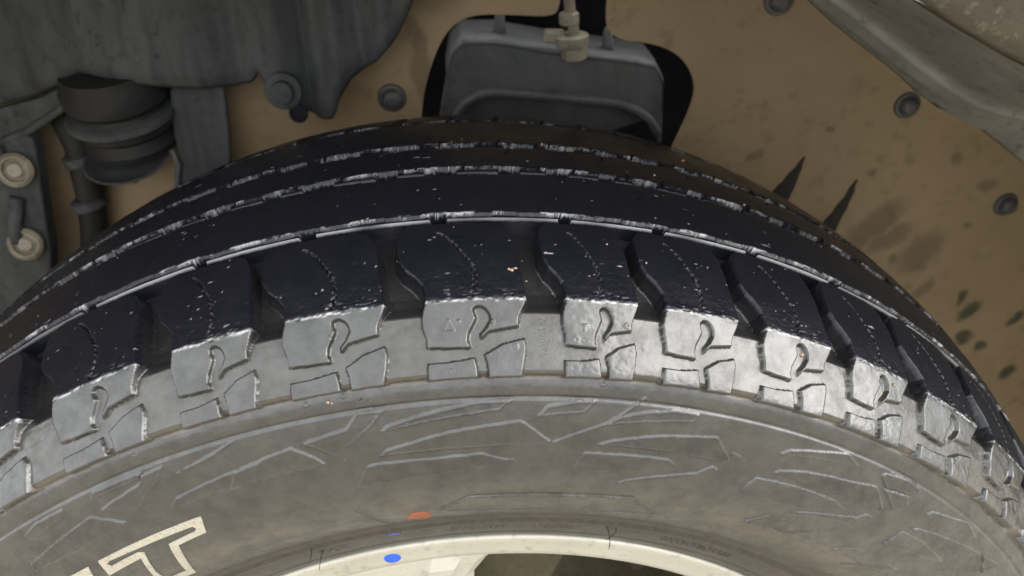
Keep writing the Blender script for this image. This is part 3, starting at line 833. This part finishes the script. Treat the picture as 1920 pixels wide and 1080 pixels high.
dot = mesh_obj('paint_dot', Vv, Ff, M_blue, rim, smooth=True); dot['label'] = 'bright blue round paint dot'

# ---- brake behind the spokes
brake = empty('brake', (0, .02, -.17), 'dusty brake disc and caliper seen through the gap between rim spokes', 'brake')
Vv, Ff = revolve([(-.02, .06), (.03, .07), (.035, .075), (.012, .078), (.012, .168), (-.012, .168), (-.012, .078), (-.02, .06)], n=120)
mesh_obj('brake_disc', Vv, Ff, M_disc, brake, smooth=True)
Vv, Ff = revolve([(.045, .115), (.05, .12), (.05, .178), (.044, .186), (-.035, .186), (-.04, .178), (-.04, .12), (-.035, .115), (.045, .115)], 1, 21, 30)
mesh_obj('caliper', Vv, Ff, M_disc, brake, bevel=.002)
tube('brake_hose', [(.098, -.075, .17), (.094, -.07, .195), (.092, -.05, .203), (.09, .0, .2), (.09, .06, .19), (.08, .14, .17)], .005, M_blackrub, brake)

# ================================================================== WHEEL HOUSING
YP = .200
panel = empty('inner_fender_panel', (.1, YP, -.30), 'tan painted inner fender panel with a rounded cut-out behind the tyre', 'car panel')
HOLE = [(-.017, .3115), (-.0133, .3515), (-.0075, .3732), (.003, .3976), (.0147, .4118), (.03, .4175), (.0562, .4159), (.0845, .4131), (.0902, .419), (.0909, .4349), (.0909, .50),
        (.1246, .50), (.1246, .4334), (.1231, .4119), (.125, .4014), (.135, .3941), (.1548, .3916), (.1738, .3848), (.1869, .3724), (.1937, .3559), (.1912, .3395), (.182, .3155), (.1757, .299)]
plate('panel_sheet', [[(-.72, -.30), (.80, -.30), (.80, .60), (-.72, .60)], smooth_poly(HOLE, 2)], YP, .003, M_tan, panel, bevel=.0012)

def clip(x, z, r, tilt=0):
    o = lathe('bolt', [(0, r), (.0015, r), (.0025, r * .93), (.0028, r * .72), (.0062, r * .66), (.0085, r * .5), (.0092, r * .25), (.0088, .0004)], (x, YP + .0005, z), (0, -1, .0), M_clip, panel, 28)
    return o
for (x, z, r) in [(-.0339, .3616, .0105), (.3637, .3327, .0105), (.4741, .2391, .0105), (.248, .4169, .0110)]: clip(x, z, r)

# two dark spikes pointing up from behind the tyre
for P in ([(.2884, .2950), (.2872, .2880), (.2874, .2842), (.2858, .2790), (.2848, .2725), (.2839, .2685), (.2780, .2480), (.2610, .2560), (.2700, .2700), (.2739, .2739), (.2772, .2800), (.2826, .2858), (.2842, .2895)], [(.3366, .2720), (.3358, .2655), (.3362, .2610), (.3338, .2520), (.3326, .2450), (.3302, .2394), (.3260, .2200), (.3110, .2240), (.3180, .2380), (.3213, .2415), (.3240, .2485), (.3292, .2560), (.3318, .2640)]):
    plate('dark_spike', [P], YP - .0016, .0018, M_spike, panel)

# added dark backing that stops light coming through the cut-out
ch = empty('cutout_backing', (.1, .31, -.30), 'added dark backing plate behind the panel cut-out', 'backing plate')
Vv, Ff = [], []
mesh_obj('backing_plate', [(-.70, .34, -.28), (.78, .34, -.28), (.78, .34, .58), (-.70, .34, .58), (-.70, .37, -.28), (.78, .37, -.28), (.78, .37, .58), (-.70, .37, .58)],
         [(0, 1, 2, 3), (4, 7, 6, 5), (0, 4, 5, 1), (1, 5, 6, 2), (2, 6, 7, 3), (3, 7, 4, 0)], M_dark, ch, bevel=.006)
mesh_obj('backing_flange', [(-.70, .29, .47), (.78, .29, .47), (.78, .345, .47), (-.70, .345, .47), (-.70, .29, .485), (.78, .29, .485), (.78, .345, .485), (-.70, .345, .485)],
         [(0, 1, 2, 3), (4, 7, 6, 5), (0, 4, 5, 1), (1, 5, 6, 2), (2, 6, 7, 3), (3, 7, 4, 0)], M_dark, ch, bevel=.004)

# stamped bracket in the cut-out
br = empty('arm_mount_bracket', (.09, .235, .29), 'grey stamped steel bracket with an arched lower edge inside the cut-out', 'bracket')
BRK = [(-.004, .3136), (.0000, .3400), (.0075, .3701), (.0125, .3850), (.0210, .3920), (.0462, .3907), (.0993, .3790), (.1539, .3700), (.1700, .3655), (.1770, .3530), (.1785, .33), (.1797, .2938),
       (.1740, .3080), (.1680, .3190), (.1584, .3263), (.1428, .3326), (.091, .3409), (.0444, .3479), (.0309, .3469), (.0187, .3399), (.0090, .3220), (.006, .3100)]
def brk_y(x, z): return 0.0
plate('front_plate', [smooth_poly(BRK, 1)], .232, .004, M_steel, br, bevel=.0018)
# rolled top flange and side flange
TOPL = [(.0065, .366), (.0115, .3835), (.0215, .3925), (.0462, .3912), (.0993, .3795), (.1539, .3705), (.1705, .3660), (.1775, .3535), (.179, .33)]
Vv, Ff = [], []
for (x, z) in TOPL:
    for (dy, dz) in ((-.004, -.004), (-.0015, .0), (.006, .0025), (.045, .004), (.045, .0), (.002, -.003)): Vv.append((x, .235 + dy, z + dz))
for i in range(len(TOPL) - 1):
    for k in range(6): Ff.append((i * 6 + k, i * 6 + (k + 1) % 6, (i + 1) * 6 + (k + 1) % 6, (i + 1) * 6 + k))
mesh_obj('top_flange', Vv, Ff, M_steel, br, smooth=True)
# rolled lip along the lower arch
ARCH = [(.009, .326), (.0187, .3405), (.0309, .3475), (.0444, .3485), (.068, .3452), (.091, .3416), (.118, .3375), (.1428, .3333), (.1584, .3270), (.168, .319), (.175, .307)]
tube('arch_lip', [(x, .2315, z + .003) for x, z in ARCH], .0035, M_steel, br, 10)
plate('rear_plate', [smooth_poly([(.005, .30), (.01, .345), (.05, .352), (.16, .34), (.176, .30)], 1)], .262, .003, M_steel, br)
for (x0, z0, x1, z1) in [(.0497, .389, .0505, .414), (.1345, .372, .1340, .394)]:
    tube('locating_pin', [(x0, .246, z0), (x0 * .6 + x1 * .4, .246, z0 * .6 + z1 * .4), (x1, .246, z1 - .004), (x1, .246, z1)], [.0055, .0045, .0034, .0012], M_steel, br, 12)

bl_ = empty('brake_line', (.104, .222, .372), 'beige metal brake pipe with hex fittings on top of the bracket', 'pipe')
tube('pipe', [(.104, .226, .385), (.1035, .224, .40), (.101, .224, .412), (.0985, .224, .43), (.0975, .226, .50)], .0042, M_beige, bl_, 14)
lathe('hex_nut', [(0, .0085), (.001, .0095), (.009, .0095), (.010, .0085)], (.1045, .224, .3755), (-.03, 0, 1), M_beige, bl_, 6)
lathe('hex_nut', [(0, .0065), (.001, .0075), (.008, .0075), (.009, .0065)], (.1005, .224, .4015), (-.05, 0, 1), M_beige, bl_, 6)
lathe('union_collar', [(0, .012), (.001, .0125), (.007, .0125), (.008, .011)], (.1030, .224, .3865), (-.05, 0, 1), M_beige, bl_, 20)
mesh_obj('retaining_tab', [(.081, .222, .3895), (.098, .222, .3875), (.098, .222, .3965), (.083, .222, .3975), (.081, .234, .3895), (.098, .234, .3875), (.098, .234, .3965), (.083, .234, .3975)],
         [(0, 1, 2, 3), (4, 7, 6, 5), (0, 4, 5, 1), (1, 5, 6, 2), (2, 6, 7, 3), (3, 7, 4, 0)], M_beige, bl_, bevel=.0015)

# ---- arch liner: lofted lines seam / ridge / valley / lip
def resamp(P, n):
    P = np.array(P, float); d = np.r_[0, np.cumsum(np.linalg.norm(np.diff(P, axis=0), axis=1))]
    t = np.linspace(0, d[-1], n)
    return np.stack([np.interp(t, d, P[:, k]) for k in range(P.shape[1])], 1)
seam = [(.2525, .4298), (.2703, .4164), (.2959, .3966), (.3515, .3582), (.3782, .3367), (.3905, .3309), (.4343, .3086), (.4693, .2835), (.5165, .254)]
ridge = [(.2584, .4362), (.2773, .4236), (.3013, .4067), (.3519, .3729), (.3831, .3538), (.3949, .3479), (.413, .3421), (.4308, .3378), (.4636, .3268)]
valley = [(.253, .4437), (.2673, .4321), (.285, .4217), (.3312, .3925), (.3592, .3716), (.3722, .3654), (.3848, .3609), (.3971, .358), (.4268, .3491)]
lip = [(0.1634, 0.4874), (0.1761, 0.4809), (0.1874, 0.4742), (0.1988, 0.4682), (0.2068, 0.4642), (0.2151, 0.46), (0.2317, 0.4524)]
def extend(P, k, far):  # unseen overhead run of the arch, carried on to shade well and tread
    up = [(-.66, .02), (-.63, .20), (-.56, .34), (-.44, .455), (-.30, .525), (-.13, .56), (.03, .555)]
    up = [(x * k, z * k) for x, z in up]
    if k > 1.05: up.append((.11, .525))
    else: up.append((.13, .515))
    return up + list(P) + far
NL = 90
far_s = [(.585, .19), (.625, .06), (.64, -.10), (.64, -.28)]
Ls = resamp(extend(seam, 1.0, far_s), NL)
Lr = resamp(extend(ridge, 1.02, [(.56, .235), (.615, .07), (.635, -.1), (.635, -.28)]), NL)
Lv = resamp(extend(valley, 1.025, [(.53, .28), (.60, .09), (.625, -.1), (.625, -.28)]), NL)
Ll = resamp(extend(lip, 1.03, [(.37, .385), (.50, .28), (.575, .10), (.60, -.1), (.60, -.28)]), NL)
liner = empty('wheel_arch_liner', (.5, .07, -.28), 'grey dusty wheel arch liner with a worn chipped lip above the tan panel', 'arch liner')
Vv, Ff = [], []
rows_ = []
for i in range(NL):
    s_, r_, v_, l_ = Ls[i], Lr[i], Lv[i], Ll[i]
    sec = [(s_[0], .199, s_[1]), (s_[0] * .97 + r_[0] * .03, .190, s_[1] * .97 + r_[1] * .03)]
    wob = .0018 * math.sin(i * 1.9) + .0012 * math.sin(i * 3.7)
    sec += [(s_[0] * .6 + r_[0] * .4 + wob, .180, s_[1] * .6 + r_[1] * .4 + wob), (r_[0] * .98, .164, r_[1] * .98), (r_[0], .157, r_[1]), (r_[0] * .5 + v_[0] * .5, .142, r_[1] * .5 + v_[1] * .5 + .002), (v_[0], .122, v_[1])]
    for f in (.15, .3, .45, .6, .75, .88, 1.0):
        b = .008 * math.sin(f * math.pi)
        sec.append((v_[0] * (1 - f) + l_[0] * f + b * .5 + wob * .5, .122 + (-.10 - .122) * f, v_[1] * (1 - f) + l_[1] * f + b + wob * .4))
    rows_.append(sec)
m = len(rows_[0])
for sec in rows_: Vv += sec
for i in range(NL - 1):
    for k in range(m - 1): Ff.append((i * m + k, i * m + k + 1, (i + 1) * m + k + 1, (i + 1) * m + k))
mesh_obj('liner_skin', Vv, Ff, M_liner, liner, smooth=True, solid=.003)
tube('ridge_bead', [(x * .995, .158, z * .995) for x, z in Lr], .0042, M_liner, liner, 10)
# worn lip: fat rolled edge, chipped
Vv, Ff = [], []
NL2 = 360
LL2 = resamp(Ll, NL2)
prof_l = [(-.003, .002), (-.001, -.002), (.004, -.004), (.012, -.005), (.024, -.006), (.036, -.009), (.040, -.004), (.030, .004), (.010, .006)]
rl = random.Random(5)
for i in range(NL2):
    x, z = LL2[i]
    n_ = Vector((x, 0, z)).normalized()
    for k, (dr_, dy) in enumerate(prof_l):
        j = rl.uniform(-.0005, .0005) if 1 <= k <= 6 else 0
        Vv.append((x + n_.x * (dr_ + j), -.10 + dy + j * .8, z + n_.z * (dr_ + j)))
for i in range(NL2 - 1):
    for k in range(9): Ff.append((i * 9 + k, i * 9 + (k + 1) % 9, (i + 1) * 9 + (k + 1) % 9, (i + 1) * 9 + k))
mesh_obj('worn_lip', Vv, Ff, M_worn, liner, smooth=True)['label'] = 'chipped pale brown outer lip'
# small tab where the liner is clipped to the panel
plate('liner_tab', [smooth_poly([(.372, .343), (.386, .330), (.398, .333), (.392, .345), (.380, .352)], 1)], .188, .006, M_blackrub, liner, bevel=.001)

# ================================================================== SUSPENSION AT THE LEFT
tower = empty('suspension_tower', (-.16, .16, .36), 'dusty dark grey ribbed suspension tower with a ragged lower edge', 'suspension part')
TB = [(-.42, .40), (-.3061, .3843), (-.2856, .3849), (-.2638, .389), (-.2445, .3957), (-.2325, .4013), (-.2257, .4017), (-.2036, .3962), (-.1807, .3925), (-.1673, .3906), (-.1366, .3882),
      (-.1244, .3882), (-.1183, .3957), (-.1140, .3930), (-.1105, .3783), (-.0992, .3721), (-.0913, .366), (-.0815, .3598), (-.0734, .3608), (-.0675, .3759), (-.0593, .3875), (-.0403, .3972), (-.0234, .4161), (-.0124, .4356), (-.0064, .4562), (-.004, .50)]
xs = np.linspace(-.42, -.004, 230); zb = np.interp(xs, [p[0] for p in TB], [p[1] for p in TB])
def tower_y(x, f):
    y = .162 - .010 * math.exp(-((x + .185) / .045) ** 2) - .006 * math.exp(-((x + .30) / .03) ** 2)
    for c, a, wd in ((-.128, .004, .006), (-.105, -.006, .007), (-.086, .007, .006), (-.066, -.006, .006), (-.048, .006, .007), (-.030, -.004, .006), (-.155, -.003, .008), (-.235, .004, .006)):
        y += a * math.exp(-((x - c) / wd) ** 2)
    y += .012 * max(0, (.10 - f)) / .10 * .6
    return y
Vv, Ff = [], []
NR = 26
for i, x in enumerate(xs):
    for k in range(NR):
        f = k / (NR - 1)
        z = zb[i] + (.53 - zb[i]) * f ** 1.2
        Vv.append((x, tower_y(x, f) + .02 * f, z))
for i in range(len(xs) - 1):
    for k in range(NR - 1): Ff.append((i * NR + k, (i + 1) * NR + k, (i + 1) * NR + k + 1, i * NR + k + 1))
mesh_obj('tower_skin', Vv, Ff, M_dust, tower, smooth=True, solid=.005)
lathe('bolt', [(-.004, .012), (.001, .012), (.002, .0105), (.002, .0075), (.007, .0072), (.008, .0060), (.008, .0005)], (-.1004, .151, .3857), (0, -1, .1), M_dust, tower, 24)
lathe('drain_hole', [(0, .0065), (.001, .0062), (.0012, .0045), (-.002, .0042), (-.004, .0005)], (-.0927, .150, .3704), (0, -1, .1), M_dark, tower, 20)

arm = empty('upper_control_arm', (-.28, .165, .34), 'grey pressed steel arm flange running in below the ribbed tower', 'suspension arm')
plate('flange', [[(-.40, .345), (-.3165, .3704), (-.292, .3801), (-.2623, .3857), (-.2382, .3958), (-.2384, .3897), (-.251, .3777), (-.2767, .3642), (-.3009, .3561), (-.3246, .3498), (-.40, .325)]], .166, .006, M_dust, arm, bevel=.0015)
tube('rolled_edge', [(-.40, .165, .325), (-.3246, .165, .3498), (-.3009, .165, .3561), (-.2767, .165, .3642), (-.251, .165, .3777), (-.2384, .165, .3897)], .0028, M_dust, arm, 10)

knu = empty('steering_knuckle', (-.31, .16, .18), 'dusty grey upright bracket with two round beige bolt heads', 'suspension part')
plate('upright', [smooth_poly([(-.46, .30), (-.3189, .3500), (-.2954, .3575), (-.2740, .3640), (-.2763, .3449), (-.2858, .305), (-.294, .2617), (-.3112, .2251), (-.36, .18), (-.46, .14)], 1)], .162, .014, M_dust, knu, bevel=.002)
tube('web', [(-.298, .160, .356), (-.299, .158, .345), (-.300, .158, .33)], .0035, M_dust, knu, 8)
tube('web', [(-.299, .160, .318), (-.306, .158, .30), (-.310, .158, .285)], .005, M_dust, knu, 8)
for (x, z) in ((-.2909, .3392), (-.3042, .2824)):
    b_ = lathe('bolt_head', [(0, .0115), (.002, .0122), (.005, .0118), (.0065, .0098), (.0058, .0082), (.0040, .0075), (.0045, .006), (.006, .0045), (.006, .0003)], (x, .160, z), (.15, -1, .25), M_beige, knu, 30)

bs = empty('bump_stop', (-.2199, .195, .33), 'dark ringed rubber bump stop sitting in a pale metal cup', 'bump stop')
lathe('rubber_body', [(0, .020), (.004, .030), (.010, .0325), (.014, .030), (.017, .029), (.021, .033), (.028, .0335), (.032, .030), (.036, .029), (.041, .034), (.050, .0345), (.056, .031), (.062, .030)], (-.2180, .185, .340), (0.0, -.18, 1), M_blackrub, bs, 36)
lathe('cup', [(0, .004), (.001, .013), (.003, .022), (.0075, .0285), (.009, .030), (.0095, .0285), (.004, .021), (.0025, .012)], (-.2230, .178, .3285), (0.0, -.30, 1), M_steel, bs, 40)
lathe('stud', [(-.012, .003), (-.011, .004), (0, .004), (.002, .006), (.004, .006)], (-.2260, .180, .3270), (0, -.3, 1), M_steel, bs, 14)
lathe('clamp_ring', [(0, .034), (.0015, .0365), (.005, .0365), (.0065, .034)], (-.2180, .178, .366), (0, -.18, 1), M_dust, bs, 36)

sp = empty('damper_side_plate', (-.165, .175, .32), 'flat grey plate hanging beside the ringed bump stop', 'suspension part')
plate('plate_sheet', [smooth_poly([(-.180, .3929), (-.144, .3918), (-.1465, .37), (-.1500, .34), (-.1585, .3069), (-.1954, .3004), (-.1930, .3200), (-.1870, .3369), (-.1878, .3500)], 1)], .176, .006, M_dust, sp, bevel=.002)
tube('rolled_edge', [(-.1945, .1745, .304), (-.1925, .1745, .318), (-.1885, .1745, .330), (-.1900, .1745, .340), (-.2000, .1745, .3455)], .0022, M_steel, sp, 8)

hs = empty('brake_hose', (-.24, .185, .26), 'dark dusty hose drooping behind the bump stop', 'hose')
tube('hose', [(-.262, .186, .375), (-.258, .186, .345), (-.262, .187, .31), (-.268, .188, .28), (-.28, .19, .24), (-.29, .19, .18)], .010, M_blackrub, hs, 14)
for (z, x) in ((.33, -.2595), (.295, -.265)):
    lathe('hose_clamp', [(0, .0105), (.001, .0122), (.007, .0122), (.008, .0105)], (x, .1868, z), (-.15, 0, 1), M_dust, hs, 20)

# ================================================================== sand grit stuck to the tyre
Vv, Ff = [], []
rg = random.Random(21)
def grain(t, s, hgt, sz):
    c = Vector(surf(t, s, hgt).tolist()); b = len(Vv)
    for (dx, dy, dz) in ((1, 0, 0), (-1, 0, 0), (0, 1, 0), (0, -1, 0), (0, 0, 1), (0, 0, -1)):
        q = sz * rg.uniform(.6, 1.25)
        Vv.append((c.x + dx * q, c.y + dy * q, c.z + dz * q + AX - AX))
    for f in ((0, 2, 4), (2, 1, 4), (1, 3, 4), (3, 0, 4), (2, 0, 5), (1, 2, 5), (3, 1, 5), (0, 3, 5)): Ff.append(tuple(b + k for k in f))
def hat(t, s):
    i = int(np.argmin(abs(TH - t))); j = int(np.argmin(abs(SS - s))); return float(h[j, i])
for (t, s, z) in [(4.6, 177, .0011), (4.8, 178, .0009), (4.4, 177.5, .0010), (5.6, 178.5, .0006), (10.8, 195, .0007), (-7.2, 126, .0010), (-7.0, 125.2, .0008), (23.9, 156.5, .0011), (31.5, 158, .001), (13.2, 186, .0006), (17.5, 190, .0006), (12.6, 176, .0008), (7.2, 172, .0006), (8.0, 283, .001), (20, 300, .001), (16, 262, .0007), (23, 255, .0008), (25.3, 246, .0008)]:
    grain(t, s, hat(t, s) + .2, z)
for k in range(45):
    t = rg.uniform(-36, 50); s = rg.choice([rg.uniform(50, 128), rg.uniform(164, 206), rg.uniform(164, 260)])
    grain(t, s, hat(t, s) + .05, rg.choice([.00014, .00018, .00022, .0003]))
gr = mesh_obj('sand_grit', Vv, Ff, M_grit)
gr['kind'] = 'stuff'; tag(gr, 'tiny pale orange sand grains stuck to the tyre rubber', 'grit')
